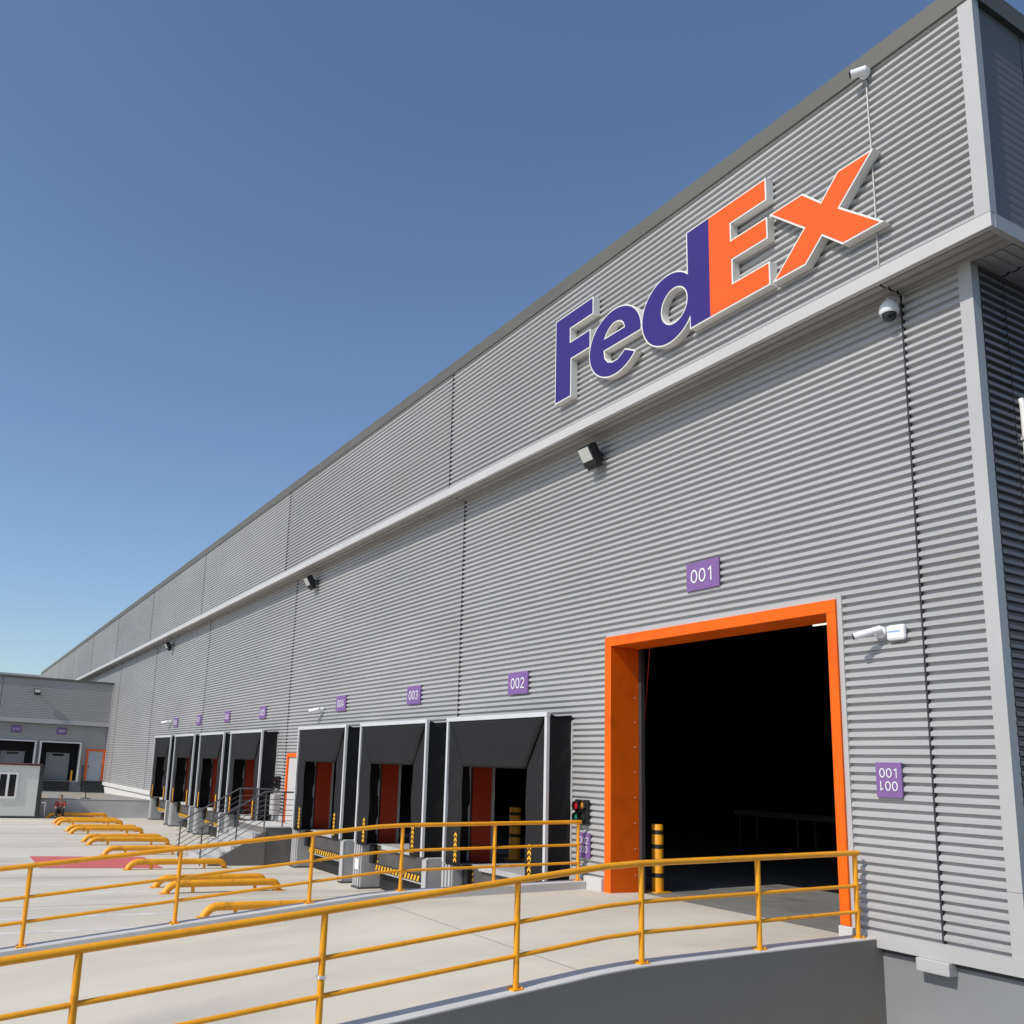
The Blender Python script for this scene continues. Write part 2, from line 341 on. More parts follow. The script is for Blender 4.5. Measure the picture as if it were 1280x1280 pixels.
mb = MB(); mb.box(XC-0.11, XC+0.047, -0.067, 0.002, 1.28, 1.926).box(XC+0.002, XC+0.047, 0.002, 0.09, 1.28, 1.926); mb.build('corner_trim', 'trim', WH)
# base flashing and plinth
for (a, b, z0, z1) in clip_rects(-46.8, XC+0.05, 1.10, 1.28, [(o[0]-0.002, o[1]+0.002, 0, 4) for o in OPEN]): box('base_flashing', 'trim', WH, a, b, -0.075, 0.003, z0, z1)
mb = MB(); mb.box(-46.8, XC-0.012, 0.03, 0.5, -0.2, 1.05).box(XC-0.5, XC-0.012, 0.5, 45, -0.2, 1.28); mb.build('plinth', 'plinth', WH)
mb = MB(); mb.box(-64.0, -46.8, -0.02, 0.5, -0.2, 1.05).box(-64.0, -46.82, -0.12, 0.003, 1.06, 1.28); mb.build('plinth', 'white_plinth', WH)
# drive-in door surround
MB().box(-12.03, -11.87, -0.10, 0.52, 1.07, 5.138).build('door_jamb', 'orange', WH, bevel=0.006)
MB().box(-7.58, -7.445, -0.10, 0.52, 1.28, 5.138).build('door_jamb', 'orange', WH, bevel=0.006)
MB().box(-12.03, -7.445, -0.10, 0.52, 5.139, 5.306).build('door_head', 'orange', WH, bevel=0.006)
MB().box(-7.443, -7.375, -0.066, 0.01, 1.28, 5.366).box(-12.03, -7.445, -0.066, 0.01, 5.308, 5.366).build('door_trim', 'trim', WH)
MB().box(-7.58, -7.375, -0.14, 0.5, 1.0, 1.278).build('jamb_block', 'kerb', WH, bevel=0.01)
MB().box(-12.50, -12.032, -0.16, 0.003, 0.9, 1.283).build('jamb_block', 'kerb', WH, bevel=0.01)
MB().box(-11.93, -11.81, 0.522, 0.60, 1.07, 5.3).build('door_track', 'machine', WH)
MB().box(-12.4, -7.3, 0.56, 0.95, 5.42, 5.95).build('door_roll', 'machine', WH)
for zz in [1.35+0.42*k for k in range(9)]:
    MB().tube([(-11.869, 0.43, zz), (-11.863, 0.43, zz)], 0.010, 8).build('screw', 'alu', WH)
# personnel door by the stairs
pd = MB(); pd.box(-28.02, -27.90, -0.06, 0.1, 1.07, 3.28).box(-26.87, -26.75, -0.06, 0.1, 1.07, 3.28).box(-27.90, -26.87, -0.06, 0.1, 3.16, 3.28)
pd.build('door_frame', 'orange', WH)
dd_ = box('door', 'band', WH, -27.90, -26.87, -0.01, 0.05, 1.08, 3.16)
box('handle', 'dark', dd_, -27.0, -26.95, -0.05, -0.01, 2.0, 2.15)
# dock opening linings
for (n, a, b) in DOCKS:
    mb = MB(); mb.box(a-0.03, a+0.03, 0.03, 0.53, 1.07, 3.9).box(b-0.03, b+0.03, 0.03, 0.53, 1.07, 3.9).box(a-0.03, b+0.03, 0.03, 0.53, 3.9, 4.0)
    mb.build('dock_lining', 'dock_orange_shaded', WH)
    mb = MB(); mb.box(a+0.025, a+0.06, 0.50, 0.56, 1.07, 3.94); mb.build('door_track', 'pier', WH)

# ================================================================= RAMP
YB = -3.85
def zk(y): return 1.20+0.023*y if y > YB else max(0.02, 1.1115-0.105*(YB-y))     # kerb top
KH = 0.125
YE = YB-(1.1115-KH)/0.105
RY = [0.0, YB+0.3, YB+0.1, YB-0.1, YB-0.3, -6.5, -9.5, YE]
def zs(y):
    return zk(y)-KH-(0.006 if abs(y-YB) < 0.15 else 0)
RA = MB().prism([(0.5, 1.071)]+[(y, zs(y)) for y in RY]+[(YE, -0.3), (0.5, -0.3)], 'x', -12.66, -7.14).build('ramp', 'ramp'); tag(RA, kind='structure')
def strip(x0, x1, h0, h1, yend=0.0):
    yy = [yend]+RY[1:]
    return MB().prism([(y, zs(y)+h1) for y in yy]+[(y, (zs(y)+h0) if h0 is not None else -0.3) for y in reversed(yy)], 'x', x0, x1)
strip(-7.40, -7.135, -0.1, KH, -0.07).build('kerb', 'kerb', RA, bevel=0.008)
strip(-12.68, -12.42, -0.1, KH, -0.165).build('kerb', 'kerb', RA, bevel=0.008)
strip(-7.134, -7.115, None, KH-0.012, 0.029).build('retaining_wall', 'retain', RA)
strip(-12.70, -12.681, None, KH-0.012, 0.029).build('retaining_wall', 'retain', RA)

for y in (-3.95,):
    MB().add([(-12.42, y-0.004, zs(y-0.004)+0.004), (-7.40, y-0.004, zs(y-0.004)+0.004), (-7.40, y+0.004, zs(y+0.004)+0.004), (-12.42, y+0.004, zs(y+0.004)+0.004)], [(0, 1, 2, 3)]).build('saw_cut', 'platform', RA)

def railing(name, label, x, post_y, y0, y1):
    t = thing(name, label, 'handrail', (0, 0, 0), 'yellow handrails along the ramp')
    path = [y0, YB+0.25, YB+0.1, YB-0.05, YB-0.2] + [y1]
    def line(h): return [(x, y, zk(y)+h-(0.006 if abs(y-YB) < 0.12 else 0)) for y in path]
    MB().tube(line(0.962), 0.032, 14).build('top_rail', 'yellow', t, True)
    MB().tube([(x, y, z) for (x_, y, z) in line(0.585)], 0.022, 12).build('middle_rail', 'yellow', t, True)
    MB().tube([(x, y, z) for (x_, y, z) in line(0.29)], 0.022, 12).build('lower_rail', 'yellow', t, True)
    for y in post_y:
        p = MB().tube([(x, y, zk(y)-0.02), (x, y, zk(y)+0.942)], 0.029, 14).build('post', 'yellow', t, True)
        b = MB().box(x-0.06, x+0.06, y-0.06, y+0.06, zk(y)-0.01, zk(y)+0.012)
        for sx, sy in ((-1, -1), (1, 1)): b.tube([(x+sx*0.04, y+sy*0.04, zk(y)+0.01), (x+sx*0.04, y+sy*0.04, zk(y)+0.03)], 0.009, 6)
        b.build('base_plate', 'yellow', p)
    return t
RR = railing('handrail', 'yellow tube handrail on the near kerb of the ramp', -7.24, [-0.23, -1.88, -3.56, -5.07, -7.0, -8.91, -10.8], -0.17, -12.4)
box('sticker', 'plasticw', RR, -7.271, -7.209, -7.031, -6.969, 1.21, 1.235)
railing('handrail', 'yellow tube handrail on the far kerb beside the loading docks', -12.55, [-0.24, -1.925, -3.6, -5.06, -6.95, -8.80, -10.7], -0.18, -12.4)

# ================================================================= LETTER SIGN
def inset(poly, dist):
    n = len(poly); area = sum(poly[i][0]*poly[(i+1) % n][1]-poly[(i+1) % n][0]*poly[i][1] for i in range(n))
    sg = 1 if area > 0 else -1; out = []
    for i in range(n):
        a, b, c = Vector(poly[i-1]), Vector(poly[i]), Vector(poly[(i+1) % n])
        e1 = (b-a).normalized(); e2 = (c-b).normalized()
        n1 = Vector((-e1.y, e1.x))*sg; n2 = Vector((-e2.y, e2.x))*sg
        k = n1+n2; q = k.length_squared
        k = k*(2/q) if q > 0.25 else n1
        if k.length > 2.6: k = k.normalized()*2.6
        p = b+k*dist; out.append((p.x, p.y))
    return out
def smooth_curve(pts, n=6, closed=False):
    out = []; N = len(pts)
    for i in range(N if closed else N-1):
        p = [Vector(pts[(i+k) % N]) if closed else Vector(pts[min(max(i+k, 0), N-1)]) for k in (-1, 0, 1, 2)]
        for j in range(n):
            t = j/n
            q = 0.5*((2*p[1])+(-p[0]+p[2])*t+(2*p[0]-5*p[1]+4*p[2]-p[3])*t*t+(-p[0]+3*p[1]-3*p[2]+p[3])*t**3)
            out.append((q.x, q.y))
    if not closed: out.append(tuple(pts[-1]))
    return out
def ell(cx, cz, rx, rz, a0, a1, n=26): return [(cx+rx*math.cos(R(a0+(a1-a0)*i/n)), cz+rz*math.sin(R(a0+(a1-a0)*i/n))) for i in range(n+1)]
def solid(mb, outer, holes, y0, y1, caps=(True, True)):
    loops = [outer]+holes; flat = [p for L in loops for p in L]; b = len(mb.v); n = len(flat)
    tri = tessellate_polygon([[Vector((p[0], p[1], 0)) for p in L] for L in loops])
    mb.v += [(p[0], y0, p[1]) for p in flat]+[(p[0], y1, p[1]) for p in flat]
    for t in tri:
        mb.f.append(tuple(b+i for i in t)); mb.f.append(tuple(b+n+i for i in reversed(t))); mb.m += [0, 0]
    o = 0
    for L in loops:
        for i in range(len(L)):
            j = (i+1) % len(L); mb.f.append((b+o+i, b+o+j, b+n+o+j, b+n+o+i)); mb.m.append(0)
        o += len(L)
LOGO = thing('logo_sign', 'large purple and orange raised letter sign high on the warehouse', 'sign', (0, 0, 0))
Z0, Z1, ZX = 9.69, 11.355, 10.745
Fp = [(-12.70, Z0), (-12.21, Z0), (-12.21, 10.415), (-11.66, 10.415), (-11.66, 10.77), (-12.24, 10.77), (-12.24, 11.03), (-11.58, 11.03), (-11.58, Z1+0.01), (-12.70, Z1+0.01)]
ecx, ecz, erx, erz = -11.01, 10.245, 0.685, 0.615
e_out = ell(ecx, ecz, erx, erz, -5, 322, 60)
e_out = [(ecx+erx*math.cos(R(a)), ecz+erz*math.sin(R(a))) for a in [-7+i*(322+7-0)/64 for i in range(65)]]
# counter-clockwise outline: right tip of the bar, over the top, round the bowl, to the lower terminal, back along the mouth
e_poly = e_out + [(-10.74, 10.01)] + [(-10.82, 9.955), (-10.93, 9.905), (-11.05, 9.90), (-11.17, 9.945), (-11.25, 10.04), (-11.27, 10.17)]
e_hole = [(-11.25, 10.415), (-10.765, 10.415), (-10.785, 10.485), (-10.85, 10.55), (-10.94, 10.585), (-11.04, 10.585), (-11.14, 10.54), (-11.21, 10.475)]
dcx, dcz, drx, drz = -9.72, 10.245, 0.61, 0.60
bowl = [(dcx+drx*math.cos(R(a)), dcz+drz*math.sin(R(a))) for a in [46+i*(318-46)/44 for i in range(45)]]
d_poly = [(-9.30, Z1)] + bowl + [(-9.25, 9.87), (-9.25, Z0), (-8.83, Z0), (-8.83, Z1)]
d_hole = ell(-9.58, 10.245, 0.272, 0.285, 0, 351, 39)
E_poly = [(-8.828, Z0), (-7.725, Z0), (-7.725, 10.045), (-8.385, 10.045), (-8.385, 10.41), (-7.745, 10.41), (-7.745, 10.74), (-8.40, 10.74), (-8.40, 11.005), (-7.745, 11.005), (-7.745, Z1), (-8.828, Z1)]
x_poly = [(-7.69, Z0), (-7.15, Z0), (-6.885, 9.965), (-6.60, Z0), (-6.02, Z0), (-6.61, 10.225), (-6.10, ZX), (-6.615, ZX), (-6.875, 10.46), (-7.15, ZX), (-7.715, ZX), (-7.16, 10.225)]
KL = 9.30/9.25
GL = lambda L: [(x*KL, 2.93+(z-2.93)*KL) for x, z in L]
Fp, e_poly, e_hole, d_poly, d_hole, E_poly, x_poly = map(GL, (Fp, e_poly, e_hole, d_poly, d_hole, E_poly, x_poly))
for (poly, holes, fm) in ((Fp, [], 'logo_purple'), (e_poly, [e_hole], 'logo_purple'), (d_poly, [d_hole], 'logo_purple'), (E_poly, [], 'logo_orange'), (x_poly, [], 'logo_orange')):
    mb = MB(); solid(mb, poly, holes, -0.70, -0.556); L = mb.build('letter', 'cream', LOGO)
    ip = inset(poly, 0.025)
    if poly is d_poly: ip = [(-8.829*KL, p[1]) if abs(p[0]+8.830*KL+0.025) < 0.006 else p for p in ip]
    if poly is E_poly: ip = [(-8.829*KL+0.0005, p[1]) if abs(p[0]+8.828*KL-0.025) < 0.006 else p for p in ip]
    mb = MB(); solid(mb, ip, [inset(h, -0.025) for h in holes], -0.706, -0.698); mb.build('letter_face', fm, L)
    mb = MB()
    xs_ = [p[0] for p in poly]
    for xx in (min(xs_)+0.2, max(xs_)-0.25):
        mb.box(xx-0.02, xx+0.02, -0.556, -0.50, 9.9, 9.95)
    mb.build('bracket', 'alu', L)

# ================================================================= NUMBER SIGNS
def sign(txt, cx, cz, label, w_=0.69, h_=0.44, y=-0.085, double=False, size=0.215):
    t = box('number_sign', 'sign', None, cx-w_/2, cx+w_/2, y, y+0.032, cz-h_/2, cz+h_/2, bevel=0.004)
    tag(t, label, 'sign', 'purple number signs')
    if not double:
        text('lettering', txt, 'white', t, size, Matrix.Translation((cx, y-0.003, cz)) @ FRONT)
    else:
        text('lettering', txt, 'white', t, size, Matrix.Translation((cx+0.01, y-0.003, cz+h_*0.2)) @ FRONT)
        text('lettering', txt, 'white', t, size, Matrix.Translation((cx-0.01, y-0.003, cz-h_*0.17)) @ FRONT @ Matrix.Rotation(math.pi, 4, 'Z'))
    return t
sign('001', -9.745, 6.03, 'purple 001 number sign above the orange drive-in door', 0.67, 0.445)
for (n, a, b) in DOCKS:
    sign('00%d' % n, (a+b)/2+0.04, 4.69, 'purple number sign above the black dock shelter '+NTH[n])
sign('001', -6.84, 3.03, 'small purple 001 sign with its number repeated upside down below', 0.33, 0.41, double=True, size=0.112)
sign('002', -12.60, 1.77, 'small purple 002 sign low on the wall beside the orange door jamb', 0.33, 0.41, double=True, size=0.112)

# ================================================================= WALL FITTINGS
def floodlight(x, z, label):
    t = thing('floodlight', label, 'floodlight', (x, -0.05, z), 'floodlights under the overhang'); t.scale = (0.82, 0.82, 0.82)
    MB().box(-0.05, 0.05, -0.02, 0.02, -0.12, 0.12).build('wall_bracket', 'black', t)
    MB().tube([(0, 0, 0.02), (0, -0.16, 0.06)], 0.03, 8).build('arm', 'black', t)
    body = MB().box(-0.21, 0.21, -0.09, 0.09, -0.24, 0.24).build('housing', 'black', t, bevel=0.02)
    rot = Matrix.Translation((0.02, -0.34, -0.05)) @ Matrix.Rotation(R(32), 4, 'X')
    body.matrix_local = rot
    f = MB().box(-0.17, 0.17, -0.012, 0.0, -0.10, 0.20).build('lens', 'lens', body); f.location = (0, -0.092, 0.0)
    fn = MB()
    for k in range(7): fn.box(-0.2+k*0.0667-0.008, -0.2+k*0.0667+0.008, 0.09, 0.15, -0.22, 0.22)
    fn.build('cooling_fin', 'black', body)
    dr = MB().box(-0.16, 0.16, -0.07, 0.12, -0.31, -0.242).build('driver_box', 'black', body)
floodlight(-12.22, 8.68, 'black floodlight with pale lens below the purple sign letters')
floodlight(-26.3, 8.68, 'black floodlight under the overhang nearest above dock 004')
floodlight(-46.5, 8.68, 'farthest black floodlight under the warehouse overhang')

def dome_camera():
    t = thing('dome_camera', 'white dome camera hanging under the overhang near the corner', 'camera', (-6.39, -0.2, 8.82))
    prof = [(0.04, 0.16), (0.075, 0.13), (0.115, 0.06), (0.12, 0.0), (0.105, -0.03)]
    mb = MB(); mb.tube([(0, 0, z) for (r, z) in prof], [r for r, z in prof], 20); mb.build('housing', 'plasticw', t, True)
    pr = [(0.085, -0.03), (0.083, -0.06), (0.07, -0.095), (0.045, -0.118), (0.01, -0.128)]
    MB().tube([(0, 0, z) for r, z in pr], [r for r, z in pr], 20).build('dome', 'glass', t, True)
    MB().tube([(0, 0, 0.15), (0, 0.0, 0.19), (0.03, 0.06, 0.2), (0.05, 0.19, 0.2)], 0.022, 10).build('arm', 'plasticw', t, True)
    MB().box(0.0, 0.1, 0.16, 0.2, 0.13, 0.27).build('wall_plate', 'plasticw', t)
dome_camera()
def bullet(name, label, base, aim, size=1.0, group=None):
    t = thing(name, label, 'camera', base, group)
    a = Vector(aim).normalized(); s_ = size
    MB().tube([(0, 0, 0), (0, -0.05*s_, 0)], 0.06*s_, 14).build('wall_plate', 'plasticw', t, True)
    p0 = Vector((0, -0.05, 0))*s_; p1 = p0+Vector((0, -0.06, 0.01))*s_
    MB().tube([p0, p1], 0.022*s_, 8).build('arm', 'plasticw', t, True)
    b = MB().tube([p1-a*0.05*s_, p1+a*0.2*s_], 0.036*s_, 12).build('camera_body', 'plasticw', t, True)
    MB().tube([p1+a*0.2*s_, p1+a*0.215*s_], 0.03*s_, 12).build('lens', 'black', b, True)
    return t
bullet('bullet_camera', 'white bullet camera beside a junction box right of the door', (-6.83, -0.05, 4.80), (-0.8, -0.55, -0.28), 1.25)
tag(box('junction_box', 'plasticw', None, -6.745, -6.51, -0.12, -0.05, 4.68, 4.87, bevel=0.03), 'white junction box with rounded corners right of the door', 'box')
box('printed_band', 'bluelabel', bpy.data.objects['junction_box'], -6.72, -6.56, -0.1215, -0.12, 4.775, 4.795)
bullet('bullet_camera', 'small white camera on the wall above dock 004', (-25.15, -0.05, 4.56), (-0.8, -0.5, -0.2), 1.5)
bullet('bullet_camera', 'tiny white camera on the far wall beside the 008 sign', (-45.4, -0.05, 4.73), (-0.8, -0.5, -0.15), 1.7)
tc = thing('bullet_camera', 'white camera mounted on the roof edge above the last letter', 'camera', (-6.25, YU-0.09, 11.99))
MB().tube([(0, 0, 0), (0, -0.06, 0)], 0.07, 14).build('wall_plate', 'plasticw', tc, True)
bb = MB().tube([(0.05, -0.06, 0.0), (-0.10, -0.16, -0.01)], 0.055, 14).build('camera_body', 'plasticw', tc, True)
MB().tube([(-0.10, -0.16, -0.01), (-0.115, -0.17, -0.012)], 0.045, 14).build('lens', 'black', bb, True)
tag(MB().tube([(-6.265, -0.565, 11.95), (-6.262, -0.565, 11.4), (-6.25, -0.565, 10.7), (-6.25, -0.565, 9.24)], 0.010, 8).build('conduit', 'trim', None, True), 'thin metal conduit running down from the roof camera', 'pipe')
tag(box('vent_box', 'trim', None, -6.61, -6.23, -0.13, 0.03, 0.955, 1.098, bevel=0.012), 'small grey box under the base flashing near the corner', 'box')
dp = thing('downpipe', 'pale downpipe on the shaded end wall', 'pipe', (XC, 0.72, 0))
MB().tube([(0.08, 0, 0.1), (0.08, 0, 7.45), (0.06, 0, 7.52)], 0.036, 10).build('pipe', 'white', dp, True)
for zz in (2.0, 4.5, 7.0): MB().box(0.0, 0.14, -0.055, 0.055, zz, zz+0.04).build('clip', 'trim', dp)

def traffic_light(x, z, label):
    t = thing('traffic_light', label, 'traffic light', (x, -0.05, z), 'dock traffic lights')
    MB().box(-0.17, 0.17, -0.08, 0, -0.2, 0.2).build('backing_box', 'black', t, bevel=0.015)
    for k, (dx, dz, c) in enumerate(((-0.08, 0.09, 'red_lens'), (-0.08, -0.10, 'green_lens'), (0.09, 0.11, 'amber_lens'), (0.09, -0.08, 'black'))):
        h = MB().tube([(dx, -0.08, dz), (dx, -0.15, dz)], 0.078, 16, cap=False).build('hood', 'black', t, True)
        MB().tube([(dx, -0.08, dz), (dx, -0.10, dz), (dx, -0.115, dz)], [0.07, 0.068, 0.04], 16).build('lamp', c, h, True)
traffic_light(-12.63, 2.33, 'red and green traffic light on the wall beside dock 002')
traffic_light(-28.62, 2.33, 'small traffic light on the wall between dock 005 and the stairs')
cb = thing('control_box', 'grey control box on the wall behind the stair landing', 'box', (-28.55, -0.05, 1.3))
MB().box(-0.2, 0.2, -0.22, 0, 0, 0.65).build('cabinet', 'pier', cb, bevel=0.01); MB().box(-0.16, 0.16, -0.235, -0.22, 0.05, 0.6).build('cover', 'trim', cb)

# ================================================================= DOCK SHELTERS, LEVELERS, PIERS
def wavy(mb, x, y0, y1, z0, z1, amp, seed, ny=10, nz=22, sgn=1):
    rnd = random.Random(seed); ph = [rnd.random()*6 for _ in range(4)]
    vs = []; 
    for j in range(nz+1):
        z = z0+(z1-z0)*j/nz
        for i in range(ny+1):
            t = i/ny; y = y0+(y1-y0)*t
            sag = math.sin(math.pi*t)
            o = amp*sag*(math.sin(z*7+t*3+ph[0])*0.6+math.sin(z*13-t*5+ph[1])*0.4-0.4)
            zz = z-(0.05*math.sin(math.pi*t)**2 if j == nz else 0)
            vs.append((x+sgn*o, y, zz))
    fs = [(j*(ny+1)+i, j*(ny+1)+i+1, (j+1)*(ny+1)+i+1, (j+1)*(ny+1)+i) for j in range(nz) for i in range(ny)]
    mb.add(vs, fs)
def cloth(mb, pts, y, amp, seed, n=14):
    """bilinear quad patch with soft waves; pts = BL, BR, TR, TL in (x,z)"""
    rnd = random.Random(seed); ph = [rnd.random()*6 for _ in range(3)]
    bl, br, tr, tl = [Vector(p) for p in pts]; b = len(mb.v)
    for j in range(n+1):
        for i in range(n+1):
            s_, t = i/n, j/n
            p = (bl*(1-s_)+br*s_)*(1-t)+(tl*(1-s_)+tr*s_)*t
            o = amp*math.sin(math.pi*min(1, t*1.2+0.05))*(math.sin(p.x*4+ph[0])+0.7*math.sin(p.y*6+p.x*2+ph[1])) if amp else 0
            mb.v.append((p.x, y+o, p.y))
    for j in range(n):
        for i in range(n): mb.f.append((b+j*(n+1)+i, b+j*(n+1)+i+1, b+(j+1)*(n+1)+i+1, b+(j+1)*(n+1)+i)); mb.m.append(0)
FY = -0.6; ZB, ZT = 1.09, 4.0
def shelter(n, a, b, chev):
    t = thing('dock_shelter', 'black fabric dock shelter with white edges, '+NTH[n], 'dock shelter', ((a+b)/2, 0, 0), 'black dock shelters along the wall')
    c = (a+b)/2; hw = (b-a)/2
    for s_ in (-1, 1):
        mb = MB(); wavy(mb, s_*hw, FY+0.03, -0.01, ZB-0.02 if n < 8 else ZB, ZT-0.005, 0.034, n*3+s_, sgn=s_); o = mb.build('side_fabric', 'fabric', t, True)
        so_ = o.modifiers.new('thick', 'SOLIDIFY'); so_.thickness = 0.006
        MB().box(s_*hw-0.035, s_*hw+0.035, FY-0.03, FY+0.04, ZB-0.01, ZT-0.06).build('edge_post', 'alu', t, bevel=0.006)
        ob = MB().box(s_*hw-0.02+s_*0.012, s_*hw+0.02+s_*0.012, -0.06, -0.01, ZB+0.02, ZT-0.1).build('wall_rail', 'trim', t)
        mb = MB(); xi = s_*(hw-0.61)
        q = [(-hw+0.03, ZB-0.03), (-hw+0.61+0.03*random.random(), ZB-0.03), (-hw+0.61, ZT-0.07), (-hw+0.03, ZT-0.05)]
        q = [(p[0]*(-s_), p[1]) for p in q]
        cloth(mb, q if s_ < 0 else [q[1], q[0], q[3], q[2]], FY+0.016, 0.017, n*7+s_); o = mb.build('side_curtain', 'fabric', t, True)
        so_ = o.modifiers.new('thick', 'SOLIDIFY'); so_.thickness = 0.008
    mb = MB(); cloth(mb, [(-hw+0.62, 3.02), (hw-0.62, 3.02), (hw-0.06, ZT-0.05), (-hw+0.06, ZT-0.05)], FY-0.012, 0.008, n*11); o = mb.build('head_curtain', 'fabric', t, True)
    so_ = o.modifiers.new('thick', 'SOLIDIFY'); so_.thickness = 0.01
    MB().box(-hw-0.04, hw+0.04, FY-0.035, FY+0.05, ZT-0.058, ZT+0.025).build('top_edge', 'alu', t, bevel=0.006)
    mb = MB(); mb.add([(-hw-0.01, FY, ZT-0.0), (hw+0.01, FY, ZT-0.0), (hw+0.01, -0.36, ZT-0.05), (-hw-0.01, -0.36, ZT-0.05), (hw+0.01, -0.01, ZT-0.01), (-hw-0.01, -0.01, ZT-0.01)], [(0, 1, 2, 3), (3, 2, 4, 5)]); mb.build('top_fabric', 'fabric', t)
    for s_ in (-1, 1):
        x = s_*(hw-0.46); mb = MB()
        if chev:
            for k in range(6):
                z = ZB+0.03+k*0.098
                mb.prism([(x-0.055, z), (x, z+0.05), (x+0.055, z), (x+0.055, z+0.055), (x, z+0.105), (x-0.055, z+0.055)], 'y', FY-0.012, FY-0.004)
        else:
            mb.box(x-0.05, x+0.05, FY-0.012, FY-0.004, ZB+0.02, ZB+0.6)
        mb.build('guide_mark', 'guide' if not chev else 'hazy', t)
    return t
def leveler(n, a, b):
    c = (a+b)/2
    t = thing('dock_leveler', 'grey steel dock leveler with striped lip under the shelter '+NTH[n], 'dock leveler', (c, 0, 0), 'dock levelers under the shelters')
    w_ = 1.24
    MB().box(-w_, w_, -0.22, -0.20, 0.62, 1.07).build('front_plate', 'steel', t)
    MB().box(-w_, w_, -0.26, 2.2, 1.071, 1.095).build('deck', 'pier', t)
    MB().box(-w_+0.35, w_-0.45, -0.30, -0.262, 1.0, 1.10).build('lip', 'pier', t, bevel=0.005)
    hb = MB().box(-w_, w_, -0.27, -0.18, 0.48, 0.615).build('hazard_beam', 'hazb', t)
    st = MB(); x = -w_+0.02
    while x < w_-0.16:
        st.prism([(x, 0.485), (x+0.075, 0.485), (x+0.135, 0.61), (x+0.06, 0.61)], 'y', -0.276, -0.27); x += 0.155
    st.build('hazard_stripe', 'hazy', hb)
    st = MB()
    for k in range(4): st.prism([(-w_-0.0, 0.64+k*0.11), (-w_+0.05, 0.66+k*0.11), (-w_+0.05, 0.72+k*0.11), (-w_, 0.70+k*0.11)], 'y', -0.228, -0.22)
    st.build('hazard_stripe', 'hazy', t)
    MB().box(-w_, w_, -0.24, 0.03, 0.43, 0.478).build('under_frame', 'trim', t)
    for s_ in (-1, 1): MB().box(s_*1.36-0.10, s_*1.36+0.10, -0.34, 0.028, 0.62, 1.05).build('bumper', 'black', t, bevel=0.02)
    MB().box(-1.45, 1.45, -0.03, 0.028, 0.02, 0.43).build('pit_void_shade', 'hazb', t)  # black sheet standing in for the shaded void below the leveler
def pier(x0, x1, label, paper=False):
    t = thing('dock_pier', label, 'pier', (0, 0, 0), 'grey piers between the docks')
    MB().box(x0, x1, -0.52, 0.028, 0.0, 1.07).build('post_body', 'pier', t, bevel=0.015)
    mb = MB(); n = 3
    for k in range(n):
        xx = x0+(x1-x0)*(k+0.5)/n; mb.box(xx-0.035, xx+0.035, -0.56, -0.521, 0.05, 1.05)
    mb.build('rib', 'trim', t, bevel=0.008)
    MB().box(x0-0.02, x1+0.04, -0.58, 0.0, 0.0, 0.04).build('foot_plate', 'steel', t)
    if paper: MB().box(x1-0.26, x1-0.06, -0.568, -0.562, 0.45, 0.70).build('notice', 'white', t)
for i, (n, a, b) in enumerate(DOCKS):
    shelter(n, a, b, n < 5)
    leveler(n, a, b)
    pier(a-0.18, a+0.22, 'grey pier at the far side of the dock '+NTH[n], n == 3)
    if n != 2: pier(b-0.06, b+0.12, 'grey pier at the near side of the dock '+NTH[n])

# bollards
def bollard(x, y, z, label, r=0.10, h=1.12):
    t = thing('bollard', label, 'bollard', (x, y, z), 'yellow and black bollards')
    MB().tube([(0, 0, 0), (0, 0, h-0.02), (0, 0, h)], [r, r, r*0.9], 18).build('post', 'guide', t, True)
    for k in range(4): MB().tube([(0, 0, 0.24+k*0.235), (0, 0, 0.31+k*0.235)], r+0.004, 18).build('black_band', 'hazb', t, True)
    MB().box(-0.17, 0.17, -0.17, 0.17, 0, 0.015).build('base_plate', 'guide', t)
bollard(-11.88, 0.93, 1.066, 'yellow bollard with black bands inside the drive-in door', 0.10, 1.11)
bollard(-17.05, 1.5, 1.066, 'yellow banded bollard seen inside the dock nearest the orange door', 0.13)
bollard(-21.6, 1.5, 1.066, 'yellow banded bollard seen inside the second dock from the orange door', 0.13)

# truck guides
def guide_proto():
    t = thing('wheel_guide', 'g', 'wheel guide', (0, 0, 0), 'yellow tube wheel guides in the yard')
    L = 2.62; r = 0.08; h = 0.20; arc = []
    for k in range(6):
        a = R(90*k/5); arc.append((0, 0.26-0.26*math.sin(R(90-90*k/5))+0.0, 0)) 
    path = [(0, -0.04, 0.0), (0, -0.01, 0.06), (0, 0.04, 0.12), (0, 0.11, 0.17), (0, 0.20, h), (0, 0.3, h), (0, L-0.3, h), (0, L-0.20, h), (0, L-0.11, 0.17), (0, L-0.05, 0.10), (0, L-0.02, 0.0)]
    MB().tube(path, r, 16).build('pipe', 'guide', t, True)
    for y in (0.58, L-0.6): MB().tube([(0, y, 0), (0, y, h)], 0.04, 10).build('leg', 'guide', t, True)
    for y in (-0.04, L-0.02): MB().box(-0.13, 0.13, y-0.12, y+0.12, 0, 0.012).build('foot_plate', 'guide', t)
    return t
G0 = guide_proto()
